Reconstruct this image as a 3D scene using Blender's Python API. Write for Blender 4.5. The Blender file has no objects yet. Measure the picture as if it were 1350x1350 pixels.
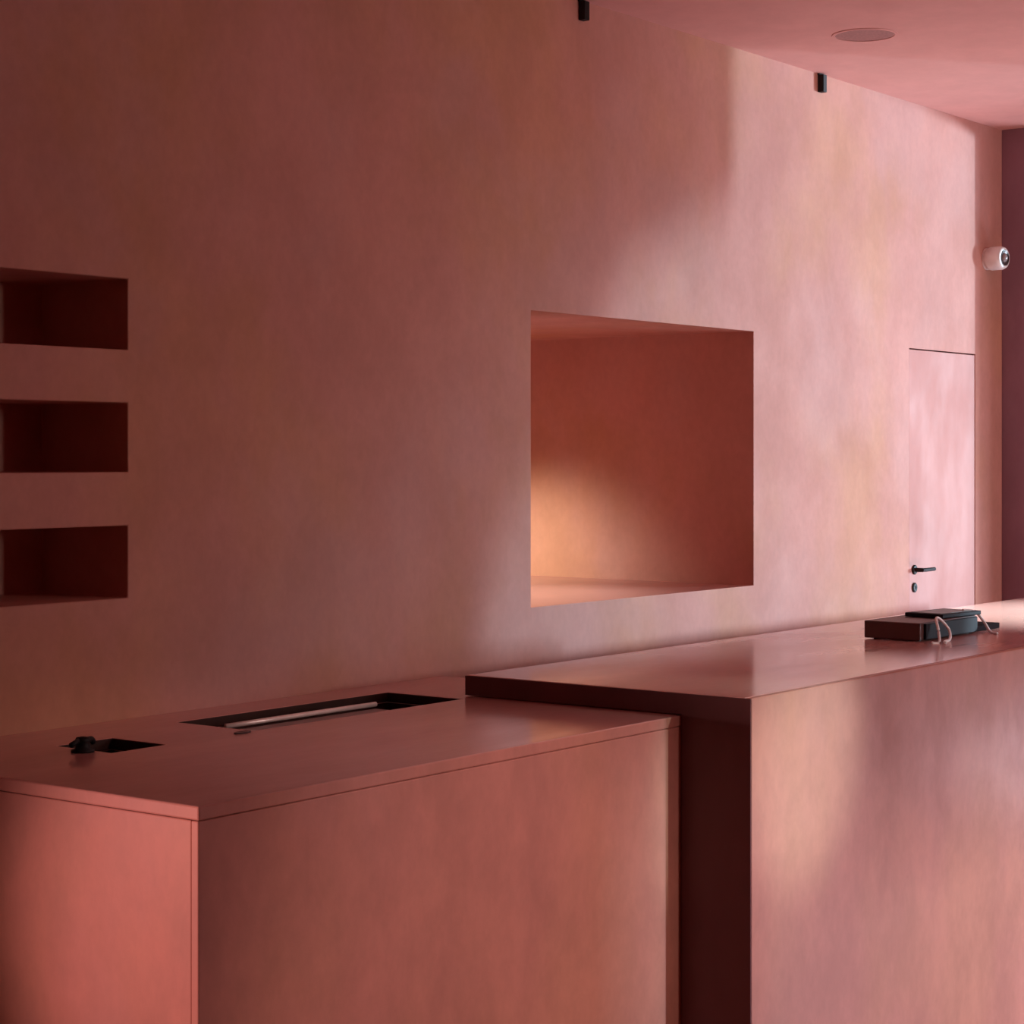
import bpy, bmesh, math
from mathutils import Vector, Matrix
S = bpy.context.scene
C = bpy.context.scene.collection
EYE = 1.6
WY = 4.5            # plane of the plastered wall
CEIL = 3.338
EX = 10.31          # end wall
FZ = -0.50          # floor level
# ------------------------------------------------------------------ materials
def plaster(name, base, ochre, mauve, rough=0.55, spec=0.35, scale=1.0, bump=0.05, rvar=0.12, amt=1.0, lum=None, coat=0.0, stretch=(1, 1, .45)):
    m = bpy.data.materials.new(name); m.use_nodes = True
    nt = m.node_tree; N = nt.nodes; L = nt.links
    b = N['Principled BSDF']
    tc = N.new('ShaderNodeTexCoord')
    mp = N.new('ShaderNodeMapping'); L.new(tc.outputs['Object'], mp.inputs['Vector'])
    mp.inputs['Scale'].default_value = stretch
    def noise(sc, det=5, ro=.6, dist=.4, off=0):
        n = N.new('ShaderNodeTexNoise'); n.inputs['Scale'].default_value = sc * scale
        n.inputs['Detail'].default_value = det; n.inputs['Roughness'].default_value = ro
        n.inputs['Distortion'].default_value = dist
        if off:
            a = N.new('ShaderNodeVectorMath'); a.operation = 'ADD'
            a.inputs[1].default_value = (off, off * 1.7, -off)
            L.new(mp.outputs[0], a.inputs[0]); L.new(a.outputs[0], n.inputs['Vector'])
        else:
            L.new(mp.outputs[0], n.inputs['Vector'])
        return n
    def ramp(src, p0, p1, v0, v1):
        r = N.new('ShaderNodeMapRange'); L.new(src, r.inputs[0])
        r.inputs[1].default_value = p0; r.inputs[2].default_value = p1
        r.inputs[3].default_value = v0; r.inputs[4].default_value = v1
        r.interpolation_type = 'SMOOTHSTEP'
        return r.outputs[0]
    def mix(fac, a, bb, mode='MIX'):
        x = N.new('ShaderNodeMix'); x.data_type = 'RGBA'; x.blend_type = mode
        L.new(fac, x.inputs[0])
        if isinstance(a, tuple): x.inputs[6].default_value = (*a, 1)
        else: L.new(a, x.inputs[6])
        if isinstance(bb, tuple): x.inputs[7].default_value = (*bb, 1)
        else: L.new(bb, x.inputs[7])
        return x.outputs[2]
    n1 = noise(1.1, 4, .55, .15); n2 = noise(1.4, 4, .55, .15, 7.3); n3 = noise(3.4, 9, .66, .12, 3.1)
    n4 = noise(30, 5, .6, .3, 1.0)
    c = mix(ramp(n1.outputs[0], .42, .68, 0, .85 * amt), base, ochre)
    c = mix(ramp(n2.outputs[0], .45, .68, 0, .8 * amt), c, mauve)
    lum = amt if lum is None else lum
    g = ramp(n3.outputs[0], .30, .72, 1 - .20 * lum, 1 + .16 * lum)
    g2 = ramp(n4.outputs[0], .3, .7, 1 - .03 * amt, 1 + .03 * amt)
    mm = N.new('ShaderNodeMath'); mm.operation = 'MULTIPLY'; L.new(g, mm.inputs[0]); L.new(g2, mm.inputs[1])
    vm = N.new('ShaderNodeVectorMath'); vm.operation = 'SCALE'
    L.new(c, vm.inputs[0]); L.new(mm.outputs[0], vm.inputs['Scale'])
    L.new(vm.outputs[0], b.inputs['Base Color'])
    L.new(ramp(n3.outputs[0], .3, .7, rough + rvar, rough - rvar), b.inputs['Roughness'])
    b.inputs['Specular IOR Level'].default_value = spec
    b.inputs['Coat Weight'].default_value = coat
    b.inputs['Coat Roughness'].default_value = .15
    bp = N.new('ShaderNodeBump'); bp.inputs['Strength'].default_value = bump; bp.inputs['Distance'].default_value = .02
    L.new(n3.outputs[0], bp.inputs['Height']); L.new(bp.outputs[0], b.inputs['Normal'])
    return m
def plain(name, col, rough=.5, metal=0.0, spec=.5, var=.06, sc=25):
    m = bpy.data.materials.new(name); m.use_nodes = True
    nt = m.node_tree; N = nt.nodes; L = nt.links; b = N['Principled BSDF']
    tc = N.new('ShaderNodeTexCoord'); n = N.new('ShaderNodeTexNoise'); n.inputs['Scale'].default_value = sc
    L.new(tc.outputs['Object'], n.inputs['Vector'])
    r = N.new('ShaderNodeValToRGB')
    r.color_ramp.elements[0].position = .3; r.color_ramp.elements[1].position = .7
    r.color_ramp.elements[0].color = (*[c * (1 - var) for c in col], 1)
    r.color_ramp.elements[1].color = (*[c * (1 + var) for c in col], 1)
    L.new(n.outputs[0], r.inputs[0]); L.new(r.outputs[0], b.inputs['Base Color'])
    b.inputs['Roughness'].default_value = rough; b.inputs['Metallic'].default_value = metal
    b.inputs['Specular IOR Level'].default_value = spec
    return m
BASE = (.62, .31, .26); OCH = (.61, .32, .19); MAU = (.60, .335, .30)
M = {}
M['wall'] = plaster('wall_plaster', BASE, OCH, MAU, rough=.65, spec=.15, rvar=.05, amt=.85, lum=.35, bump=.0015, stretch=(1, 1, .75))
M['sill'] = plaster('sealed_sill', (.64, .35, .31), (.64, .36, .30), (.64, .37, .34), rough=.2, spec=.5, rvar=.03, amt=.4, bump=.003)
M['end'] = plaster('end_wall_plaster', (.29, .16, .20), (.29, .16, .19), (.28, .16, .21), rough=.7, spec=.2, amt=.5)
M['ceil'] = plaster('ceiling_paint', (.80, .46, .42), (.80, .46, .41), (.80, .47, .43), rough=.8, spec=.15, amt=.25, bump=.01)
M['floor'] = plaster('floor_screed', (.50, .20, .15), (.50, .20, .15), (.50, .22, .17), rough=.45, amt=.6)
M['counter'] = plaster('counter_microcement', (.57, .25, .205), (.58, .28, .19), (.57, .28, .26), rough=.42, spec=.4, rvar=.08, bump=.008, amt=.7, stretch=(1, 1, .65))
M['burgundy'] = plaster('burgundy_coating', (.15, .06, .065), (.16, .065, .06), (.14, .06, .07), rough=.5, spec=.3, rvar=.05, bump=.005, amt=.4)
M['top'] = plaster('worktop_microcement', (.64, .33, .30), (.65, .36, .30), (.64, .37, .35), rough=.16, spec=1.0, rvar=.04, bump=.004, amt=.6, stretch=(.5, 1.6, 1))
M['door'] = plaster('door_paint', (.58, .28, .245), (.58, .28, .24), (.58, .29, .25), rough=.6, spec=.2, amt=.2, bump=.001)
M['dark_room'] = plaster('far_plaster', (.34, .10, .08), (.34, .10, .07), (.32, .11, .09), rough=.8, amt=.5)
M['black'] = plain('black_metal', (.012, .010, .010), .55, spec=.25)
M['blackp'] = plain('black_plastic', (.014, .013, .018), .6, spec=.15)
M['brownbox'] = plain('brown_casing', (.10, .04, .035), .5)
M['basin'] = plain('brown_basin', (.045, .018, .014), .6, spec=.2)
M['steel'] = plain('brushed_steel', (.55, .50, .48), .28, metal=1.0)
M['rail'] = plain('pale_metal', (.80, .72, .68), .35, metal=.3)
M['white'] = plain('white_plastic', (.80, .76, .73), .4, var=.03)
M['grey'] = plain('grey_screen', (.10, .11, .095), .4, spec=.3)
M['cable'] = plain('white_cable', (.90, .88, .88), .5, var=.02)
M['lens'] = plain('dark_lens', (.05, .035, .035), .2)
M['ring'] = plain('grey_ring', (.30, .24, .23), .3)
M['disc'] = plain('pink_grille', (.40, .20, .19), .6, sc=90, var=.15)
# ------------------------------------------------------------------ mesh helpers
def link(name, bm, mat, parent=None, bevel=0, smooth=False, loc=None):
    bmesh.ops.recalc_face_normals(bm, faces=bm.faces)
    me = bpy.data.meshes.new(name); bm.to_mesh(me); bm.free()
    if smooth:
        for p in me.polygons: p.use_smooth = True
    me.materials.append(mat)
    o = bpy.data.objects.new(name, me); C.objects.link(o)
    if parent: o.parent = parent
    if loc: o.location = loc
    if bevel:
        b = o.modifiers.new('bevel', 'BEVEL'); b.width = bevel; b.segments = 2; b.limit_method = 'ANGLE'; b.angle_limit = .6
    if smooth:
        try:
            me.shade_auto_smooth = True
        except Exception: pass
        for e in me.edges: pass
    return o
def box(bm, x0, x1, y0, y1, z0, z1):
    v = [bm.verts.new((x, y, z)) for x in (x0, x1) for y in (y0, y1) for z in (z0, z1)]
    for f in ((0, 1, 3, 2), (4, 6, 7, 5), (0, 4, 5, 1), (2, 3, 7, 6), (0, 2, 6, 4), (1, 5, 7, 3)):
        bm.faces.new([v[i] for i in f])
def nb(*b):
    bm = bmesh.new()
    if b: box(bm, *b)
    return bm
def quad(bm, *p): bm.faces.new([bm.verts.new(q) for q in p])
def grid_holes(bm, a, b, holes, fn):
    """rectangle a=(u0,u1), b=(v0,v1) minus holes, as cells on a shared grid; fn(u,v) gives the point"""
    us = sorted({*a, *[h[0] for h in holes], *[h[1] for h in holes]})
    vs = sorted({*b, *[h[2] for h in holes], *[h[3] for h in holes]})
    for i in range(len(us) - 1):
        for j in range(len(vs) - 1):
            u, v = (us[i] + us[i + 1]) / 2, (vs[j] + vs[j + 1]) / 2
            if any(h[0] < u < h[1] and h[2] < v < h[3] for h in holes): continue
            quad(bm, fn(us[i], vs[j]), fn(us[i + 1], vs[j]), fn(us[i + 1], vs[j + 1]), fn(us[i], vs[j + 1]))
def lathe(bm, prof, seg=32, mtx=Matrix()):
    rings = []
    for r, z in prof:
        if r < 1e-6: rings.append([bm.verts.new(mtx @ Vector((0, 0, z)))])
        else: rings.append([bm.verts.new(mtx @ Vector((r * math.cos(2 * math.pi * i / seg), r * math.sin(2 * math.pi * i / seg), z))) for i in range(seg)])
    for a, b in zip(rings, rings[1:]):
        for i in range(seg):
            j = (i + 1) % seg
            if len(a) == 1 and len(b) == 1: continue
            if len(a) == 1: bm.faces.new((a[0], b[i], b[j]))
            elif len(b) == 1: bm.faces.new((a[i], a[j], b[0]))
            else: bm.faces.new((a[i], a[j], b[j], b[i]))
def tube(bm, pts, r, seg=10):
    pts = [Vector(p) for p in pts]; rings = []
    for i, p in enumerate(pts):
        t = (pts[min(i + 1, len(pts) - 1)] - pts[max(i - 1, 0)]).normalized()
        up = Vector((0, 0, 1)) if abs(t.z) < .9 else Vector((1, 0, 0))
        a = t.cross(up).normalized(); b = t.cross(a).normalized()
        rings.append([bm.verts.new(p + r * (a * math.cos(2 * math.pi * k / seg) + b * math.sin(2 * math.pi * k / seg))) for k in range(seg)])
    for A, B in zip(rings, rings[1:]):
        for i in range(seg):
            j = (i + 1) % seg; bm.faces.new((A[i], A[j], B[j], B[i]))
    bm.faces.new(rings[0]); bm.faces.new(rings[-1])
def spline(ctrl, n=10):
    P = [Vector(c) for c in ctrl]; P = [P[0]] + P + [P[-1]]; out = []
    for i in range(1, len(P) - 2):
        for k in range(n):
            t = k / n; a, b, c, d = P[i - 1], P[i], P[i + 1], P[i + 2]
            out.append(.5 * ((2 * b) + (c - a) * t + (2 * a - 5 * b + 4 * c - d) * t * t + (3 * b - a - 3 * c + d) * t ** 3))
    out.append(P[-2]); return out
def struct(o): o['kind'] = 'structure'; return o
def tag(o, label, cat, group=None):
    o['label'] = label; o['category'] = cat
    if group: o['group'] = group
    return o
def thing(name, label, cat, loc, rz=0, group=None):
    o = bpy.data.objects.new(name, None); C.objects.link(o); o.empty_display_size = .1
    o.location = loc; o.rotation_euler.z = rz
    return tag(o, label, cat, group)
# ------------------------------------------------------------------ room shell
XL, YF, YB = -5.0, -5.0, 6.6
NX0, NX1 = 2.75, 4.098
DX0, DX1, DZ = 9.205, 9.975, 2.127
pockets = [(NX0, NX1, 1.908, 2.115, .38), (NX0, NX1, 1.551, 1.753, .38), (NX0, NX1, 1.183, 1.394, .38),
           (6.078, 7.70, 1.036, 2.136, 1.75), (DX0, DX1, FZ, DZ, .10)]
bm = bmesh.new()
grid_holes(bm, (XL, EX + .3), (FZ, CEIL), [p[:4] for p in pockets], lambda u, v: (u, WY, v))
for x0, x1, z0, z1, d in pockets:
    y0, y1 = WY, WY + d
    quad(bm, (x0, y0, z0), (x0, y1, z0), (x0, y1, z1), (x0, y0, z1))
    quad(bm, (x1, y0, z0), (x1, y1, z0), (x1, y1, z1), (x1, y0, z1))
    quad(bm, (x0, y0, z0), (x1, y0, z0), (x1, y1, z0), (x0, y1, z0))
    quad(bm, (x0, y0, z1), (x1, y0, z1), (x1, y1, z1), (x0, y1, z1))
    quad(bm, (x0, y1, z0), (x1, y1, z0), (x1, y1, z1), (x0, y1, z1))
bmesh.ops.remove_doubles(bm, verts=bm.verts, dist=1e-5)
o = struct(link('wall_back', bm, M['wall'], bevel=.004))
o.data.materials.append(M['sill'])          # smoother sealed sill of the square opening
for p in o.data.polygons:
    if abs(p.center.z - 1.036) < .002 and abs(p.normal.z) > .9: p.material_index = 1
struct(link('floor', nb(XL, EX + .3, YF, WY, FZ - .1, FZ), M['floor']))
struct(link('ceiling', nb(XL, EX + .3, YF, WY, CEIL, CEIL + .1), M['ceil']))
struct(link('wall_left', nb(XL - .1, XL, YF, WY, FZ, CEIL), M['dark_room']))
struct(link('wall_right', nb(EX, EX + .12, 4.19, WY, FZ, CEIL), M['end'], bevel=.003))
# front wall with an opening at its right end, and right side opening narrowed by an added light blocker
bm = bmesh.new()
box(bm, XL, 7.68, YF - .12, YF, FZ, CEIL)
struct(link('wall_front', bm, M['dark_room']))
struct(link('trim_1', nb(EX, EX + .12, 2.38, 4.19, 3.22, CEIL), M['end']))
bm = bmesh.new()
prof = [(2.38, CEIL), (2.38, 2.51), (1.95, 2.2), (1.55, 1.4), (1.25, FZ), (-5, FZ), (-5, CEIL)]
va = [bm.verts.new((EX, y, z)) for y, z in prof]; vb = [bm.verts.new((EX + .12, y, z)) for y, z in prof]
bm.faces.new(va); bm.faces.new(vb[::-1])
for i in range(7): bm.faces.new((va[i], va[(i + 1) % 7], vb[(i + 1) % 7], vb[i]))
struct(link('light_blocker_3', bm, M['end']))  # unseen panel, its sloped edge added to cut the side daylight
struct(link('trim_4', nb(EX, EX + .12, 1.25, 4.19, FZ, -.2), M['end']))
struct(link('light_header_2', nb(7.68, 7.94, YF - .12, YF, 2.95, CEIL), M['end']))  # unseen header piece, height set to cut the front beam
struct(link('light_header_5', nb(7.94, EX + .12, YF - .12, YF, 2.83, CEIL), M['end']))  # lower step of the unseen header, also shaping the front beam
# door, flush in the plaster
d = struct(link('door_1', nb(DX0 + .004, DX1 - .004, WY + .002, WY + .045, FZ + .006, DZ - .006), M['door'], bevel=.002))
def cyl_y(r, l):   # profile lathe pointing to -y
    return Matrix.Rotation(math.radians(90), 4, 'X')
hx, hz = 9.262, 1.034
bm = bmesh.new()
lathe(bm, [(0, 0), (.024, 0), (.024, .006), (.021, .009), (.010, .010), (.010, .050), (0, .050)], 28, Matrix.Translation((hx, WY + .002, hz)) @ cyl_y(0, 0))
tube(bm, spline([(hx - .004, WY - .045, hz), (hx + .02, WY - .050, hz), (hx + .06, WY - .050, hz), (hx + .125, WY - .048, hz)], 6), .0095)
h = link('door_handle', bm, M['black'], d, smooth=False); h['label'] = 'black lever handle'
bm = bmesh.new()
lathe(bm, [(0, 0), (.024, 0), (.024, .006), (.020, .009), (.008, .009), (.008, .006), (0, .006)], 28, Matrix.Translation((hx, WY + .002, hz - .088)) @ cyl_y(0, 0))
h = link('keyhole_plate', bm, M['black'], d); h['label'] = 'black round keyhole plate'
# ------------------------------------------------------------------ low counter (left)
AX0, AX1, AY0, AY1, AZ = 3.163, 5.55, 3.247, WY - .001, .83
A = thing('service_counter', 'long low terracotta plaster counter against the wall, with cut-outs in its top', 'counter', (AX0, AY0, FZ))
def ao(bm):
    bmesh.ops.translate(bm, verts=bm.verts, vec=(-AX0, -AY0, -FZ)); return bm
TR = (4.13, 5.06, 4.02, 4.325); SK = (3.60, 3.79, 4.015, 4.225)
def worktop(x0, x1, y0, y1, z0, z1, holes):
    bm = bmesh.new()
    for z in (z0, z1): grid_holes(bm, (x0, x1), (y0, y1), holes, lambda u, v: (u, v, z))
    for (a, b, c, e) in [(x0, x1, y0, y1)] + list(holes):
        xs = sorted({a, b, *[q for h_ in holes for q in h_[:2] if a < q < b]})
        ys = sorted({c, e, *[q for h_ in holes for q in h_[2:] if c < q < e]})
        for p, q in zip(xs, xs[1:]):
            for yy in (c, e): quad(bm, (p, yy, z0), (q, yy, z0), (q, yy, z1), (p, yy, z1))
        for p, q in zip(ys, ys[1:]):
            for xx in (a, b): quad(bm, (xx, p, z0), (xx, q, z0), (xx, q, z1), (xx, p, z1))
    bmesh.ops.remove_doubles(bm, verts=bm.verts, dist=1e-5)
    return bm
o = link('worktop', ao(worktop(AX0, AX1, AY0, AY1, AZ - .032, AZ, [TR, SK])), M['top'], A, bevel=.004)
o.data.materials.append(M['counter']); o.data.materials.append(M['basin'])
for p in o.data.polygons:
    c_ = p.center
    if abs(p.normal.z) < .5:
        outer = min(c_.x, AX1 - AX0 - c_.x, c_.y, AY1 - AY0 - c_.y) < .001
        p.material_index = 1 if outer else 2
link('front_panel', ao(nb(AX0 + .0005, AX1, AY0 + .0015, AY0 + .024, FZ, AZ - .033)), M['counter'], A, bevel=.003)
link('end_panel', ao(nb(AX0 + .002, AX0 + .024, AY0 + .0252, AY1, FZ, AZ - .033)), M['counter'], A, bevel=.003)
def basin(x0, x1, y0, y1, dz, t=.004):
    bm = bmesh.new()
    z1 = AZ - .034; z0 = z1 - dz
    box(bm, x0 - t, x1 + t, y0 - t, y1 + t, z0 - t, z0)
    for b in ((x0 - t, x0, y0 - t, y1 + t), (x1, x1 + t, y0 - t, y1 + t), (x0, x1, y0 - t, y0), (x0, x1, y1, y1 + t)):
        box(bm, *b, z0, z1)
    return ao(bm)
o = link('trough', basin(*TR, .16), M['basin'], A); o['label'] = 'dark brown long trough'
o = link('basin', basin(*SK, .10), M['basin'], A); o['label'] = 'dark brown small square basin'
# tray bridging the near side of the trough
t = thing('drip_tray', 'narrow metal tray with a pale front-to-back rail edge lying in the long trough cut-out', 'tray', (4.145, 4.025, AZ - .03))
t['label'] = 'narrow metal tray with a pale rail lying along the long trough of the low counter'
link('tray', nb(0, .64, 0, .115, 0, .018), plain('tray_metal', (.30, .19, .18), .35, metal=.6), t, bevel=.002)
bm = bmesh.new(); tube(bm, [(.0, .122, .030), (.2, .122, .0305), (.45, .122, .0305), (.65, .122, .030)], .0075, 12)
o = link('rail', bm, M['rail'], t, smooth=True); o['label'] = 'pale metal rail'
# little slot in front of the trough
bm = bmesh.new()
pr = [(0, 0), (.024, 0), (.026, .002), (.024, .004), (.018, .003), (0, .002)]
lathe(bm, pr, 28, Matrix.Translation((0, 0, 0)) @ Matrix.Diagonal((1.25, .55, 1, 1)))
tag(link('drain_cap', bm, M['lens'], loc=(4.075, 4.01, AZ)), 'tiny dark oval cap at the near left corner of the long trough', 'cap')
# small black fitting by the square basin
t = thing('tap', 'small black tap standing at the left rim of the small square basin', 'tap', (3.565, 4.085, AZ))
bm = bmesh.new(); lathe(bm, [(0, 0), (.030, 0), (.030, .006), (.020, .010), (.018, .026), (.021, .030), (.017, .038), (0, .041)], 28)
link('tap_body', bm, M['black'], t, smooth=True)
bm = bmesh.new(); tube(bm, spline([(0, 0, .022), (.025, .012, .027), (.050, .025, .026), (.062, .030, .016)], 6), .008)
link('spout', bm, M['black'], t, smooth=True)
bm = bmesh.new(); tube(bm, [(-.01, 0, .032), (-.05, -.012, .024)], .007)
link('tap_lever', bm, M['black'], t, smooth=True)
# ------------------------------------------------------------------ tall bar counter (right)
BX0, BX1, BY0, BY1, BZ = 5.13, 9.95, 3.007, 4.06, .897
B = thing('bar_counter', 'tall pink plaster bar counter with a dark end and an overhanging top', 'counter', (BX0, BY0, FZ))
def bo(bm):
    bmesh.ops.translate(bm, verts=bm.verts, vec=(-BX0, -BY0, -FZ)); return bm
link('worktop', bo(nb(BX0 + .004, BX1, BY0 + .022, BY1, .832, BZ)), M['top'], B, bevel=.004)
bm = bmesh.new()
pl = [(BY0, FZ), (3.244, FZ), (3.244, .8315), (BY0 + .0215, .8315), (BY0 + .0215, BZ), (BY0, BZ)]
va = [bm.verts.new((BX0 + .004, y, z)) for y, z in pl]; vb = [bm.verts.new((BX1, y, z)) for y, z in pl]
bm.faces.new(va); bm.faces.new(vb)
for i in range(6): bm.faces.new((va[i], va[(i + 1) % 6], vb[(i + 1) % 6], vb[i]))
link('front_panel', bo(bm), M['counter'], B, bevel=.004)
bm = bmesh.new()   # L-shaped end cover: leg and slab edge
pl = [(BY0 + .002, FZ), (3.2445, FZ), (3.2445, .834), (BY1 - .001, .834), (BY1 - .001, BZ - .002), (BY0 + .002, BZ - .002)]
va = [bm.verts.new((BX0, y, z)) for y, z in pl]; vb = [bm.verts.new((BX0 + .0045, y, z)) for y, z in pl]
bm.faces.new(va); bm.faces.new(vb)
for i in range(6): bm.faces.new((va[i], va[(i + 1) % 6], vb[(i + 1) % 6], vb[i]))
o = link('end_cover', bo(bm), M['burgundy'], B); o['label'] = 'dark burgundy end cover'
# ------------------------------------------------------------------ things on the bar
bx, by = 7.07, 3.40
e = thing('equipment_box', 'low dark box with a black front lying on the tall bar counter', 'box', (bx, by, BZ))
link('casing', nb(0, .50, .012, .245, .004, .070), M['brownbox'], e, bevel=.004)
o = link('front_cover', nb(.03, .49, 0, .0125, .006, .066), M['blackp'], e, bevel=.003)
for fx in (.03, .45):
    for fy in (.03, .2): link('rubber_foot', nb(fx, fx + .02, fy, fy + .02, 0, .0045), M['black'], e)
t = thing('tablet', 'thin dark tablet lying tilted on the low dark box', 'tablet', (bx + .235, by + .03, BZ + .0715), math.radians(-6))
link('shell', nb(0, .29, 0, .17, 0, .016), M['blackp'], t, bevel=.003)
o = link('screen', nb(.02, .27, .02, .15, .0155, .0172), M['grey'], t); o['label'] = 'grey-green screen'
o = tag(link('notepad', nb(0, .24, 0, .16, 0, .022), plain('matt_cover', (.02, .012, .014), .9, spec=.03), bevel=.003, loc=(7.60, 3.43, BZ)), 'flat black pad at the right of the low dark box on the bar', 'pad')
bm = bmesh.new()
tube(bm, spline([(7.02, 3.34, BZ + .004), (7.05, 3.325, BZ + .004), (7.055, 3.33, BZ + .05), (7.10, 3.36, BZ + .088), (7.16, 3.37, BZ + .080), (7.20, 3.355, BZ + .04), (7.165, 3.335, BZ + .008), (7.10, 3.325, BZ + .004), (7.05, 3.30, BZ + .004)], 8), .0055, 8)
tag(link('cable', bm, M['cable'], smooth=True), 'white cable arching in a loop in front of the dark box', 'cable')
bm = bmesh.new()
tube(bm, spline([(7.53, 3.45, BZ + .09), (7.58, 3.42, BZ + .082), (7.60, 3.39, BZ + .04), (7.59, 3.36, BZ + .005), (7.54, 3.31, BZ + .005)], 8), .0055, 8)
tag(link('cable', bm, M['cable'], smooth=True), 'short white cable hanging down between the dark box and the flat black pad', 'cable')
# ------------------------------------------------------------------ security camera on the wall
s = thing('security_camera', 'small white security camera on the wall close to the dark corner', 'security camera', (10.115, WY, 2.633))
R = Matrix.Rotation(math.radians(90), 4, 'X')
bm = bmesh.new(); lathe(bm, [(0, 0), (.058, 0), (.058, .012), (.054, .016), (0, .016)], 40, R); link('mount', bm, M['white'], s)
Rt = Matrix.Rotation(math.radians(-8), 4, 'Z') @ Matrix.Translation((0, -.014, 0)) @ R
bm = bmesh.new(); lathe(bm, [(0, 0), (.056, 0), (.062, .02), (.062, .075), (.055, .092), (.042, .098), (.042, .092), (0, .092)], 40, Rt); link('housing', bm, M['white'], s, smooth=True)
bm = bmesh.new(); lathe(bm, [(.040, .0925), (.040, .099), (.024, .096), (.024, .0925)], 40, Rt); o = link('lens_ring', bm, M['lens'], s); o['label'] = 'dark ring'
bm = bmesh.new(); lathe(bm, [(.0235, .093), (.0235, .098), (.014, .106), (0, .109)], 40, Rt); o = link('lens', bm, M['ring'], s, smooth=True); o['label'] = 'grey lens'
# ------------------------------------------------------------------ ceiling disc and two small black fittings
c = thing('ceiling_speaker', 'round pink grille set flush in the pink ceiling', 'speaker', (7.63, 3.93, CEIL))
bm = bmesh.new(); lathe(bm, [(.122, 0), (.122, -.004), (.135, -.0035), (.137, 0)], 48); link('rim', bm, M['ceil'], c)
bm = bmesh.new(); lathe(bm, [(0, -.0015), (.122, -.0015), (.122, 0)], 48); link('grille', bm, M['disc'], c)
for x, z, lab in ((6.400, .078, 'small black bracket under the ceiling above the square opening'), (8.29, .085, 'small black bracket under the ceiling, nearest the round ceiling grille')):
    t = thing('bracket', lab, 'bracket', (x, WY, CEIL), group='black brackets at the top of the wall')
    link('case', nb(-.016, .016, -.03, 0, -z, -.006), M['black'], t, bevel=.002)
    link('fixing_plate', nb(-.020, .020, -.012, 0, -.006, 0), M['black'], t)
# ------------------------------------------------------------------ light
def area(name, loc, target, sx, sy, power, col, spread=180):
    l = bpy.data.lights.new(name, 'AREA'); l.shape = 'RECTANGLE'; l.size = sx; l.size_y = sy; l.energy = power; l.color = col
    l.spread = math.radians(spread)
    o = bpy.data.objects.new(name, l); C.objects.link(o); o.location = loc
    o.rotation_euler = (Vector(target) - Vector(loc)).to_track_quat('-Z', 'Y').to_euler(); return o
def spot(name, loc, target, power, col, ang, blend=.4, r=.05):
    l = bpy.data.lights.new(name, 'SPOT'); l.energy = power; l.color = col; l.spot_size = math.radians(ang); l.spot_blend = blend; l.shadow_soft_size = r
    o = bpy.data.objects.new(name, l); C.objects.link(o); o.location = loc
    o.rotation_euler = (Vector(target) - Vector(loc)).to_track_quat('-Z', 'Y').to_euler(); return o
area('daylight_side', (20.0, -4.6, 1.9), (8.0, WY, 1.7), .22, 1.0, 1520, (0.58, 0.84, 1.00))
area('daylight_side_wide', (20.0, -4.6, 1.9), (8.0, WY, 1.7), 3.4, 1.6, 1180, (.72, 0.85, 1.0))
spot('bar_top_fill', (9.35, 3.05, 3.28), (8.8, 3.4, .9), 1250, (0.74, 1.00, 1.00), 46, 1.0, .08)  # unseen spot added to brighten the right end of the bar top
area('ceiling_fill', (11.4, 2.6, -.3), (7.8, 3.6, 3.3), 1.6, .8, 75, (0.85, 0.80, .95))  # unseen area light added to lift the ceiling from below
area('daylight_front', (9.0, -9.0, 4.0), (7, 3.2, .5), .25, .25, 1300, (0.68, 0.80, 1.00))
area('daylight_sky', (8.5, -7.0, 2.6), (6, 3.2, .5), 1.2, 1.2, 297, (1.00, 0.81, 0.75))
spot('bar_front_fill', (6.4, -1.6, 2.6), (5.45, 3.0, .72), 800, (.76, 1, .84), 10.5, 1.0, .02)  # added spot, no real fixture, makes the bright patch on the bar front
spot('counter_front_fill', (5.3, -1.6, 3.1), (4.25, 3.25, .22), 450, (1.00, 0.64, 0.58), 24, .9, .04)  # added spot, no real fixture, brightens the low counter's front
spot('lamp_left', (1.2, 4.4, .80), (3.163, 3.10, .5), 187, (1.00, 0.51, 0.47), 46, 1.0, .12)
spot('niche_lamp', (6.6, 5.15, 2.08), (6.55, 5.1, 1.04), 42, (1, .95, .86), 88, .7)
spot('niche_side_lamp', (6.85, 5.95, 1.34), (7.55, 5.70, 1.0), 40, (1, .92, .74), 84, 1.0)
w = bpy.data.worlds.new('World'); S.world = w; w.use_nodes = True
w.node_tree.nodes['Background'].inputs[0].default_value = (1, .8, .75, 1)
w.node_tree.nodes['Background'].inputs[1].default_value = .0
# ------------------------------------------------------------------ camera
cam = bpy.data.cameras.new('camera'); co = bpy.data.objects.new('camera', cam); C.objects.link(co)
cam.sensor_width = 36; cam.lens = 2697 / 1350 * 36; cam.shift_y = -75 / 1350
fwd = Vector((math.cos(math.radians(37.04)), math.sin(math.radians(37.04)), 0))
co.location = (0, 0, EYE); co.rotation_euler = fwd.to_track_quat('-Z', 'Y').to_euler()
cam.clip_start = .05
S.camera = co
S.view_settings.view_transform = 'Standard'; S.view_settings.look = 'None'; S.view_settings.gamma = 1; S.view_settings.exposure = 0
try:
    S.view_settings.use_curve_mapping = False
except Exception: pass
S.cycles.diffuse_bounces = 8; S.cycles.max_bounces = 12; S.cycles.use_denoising = True
S.cycles.sample_clamp_indirect = 6
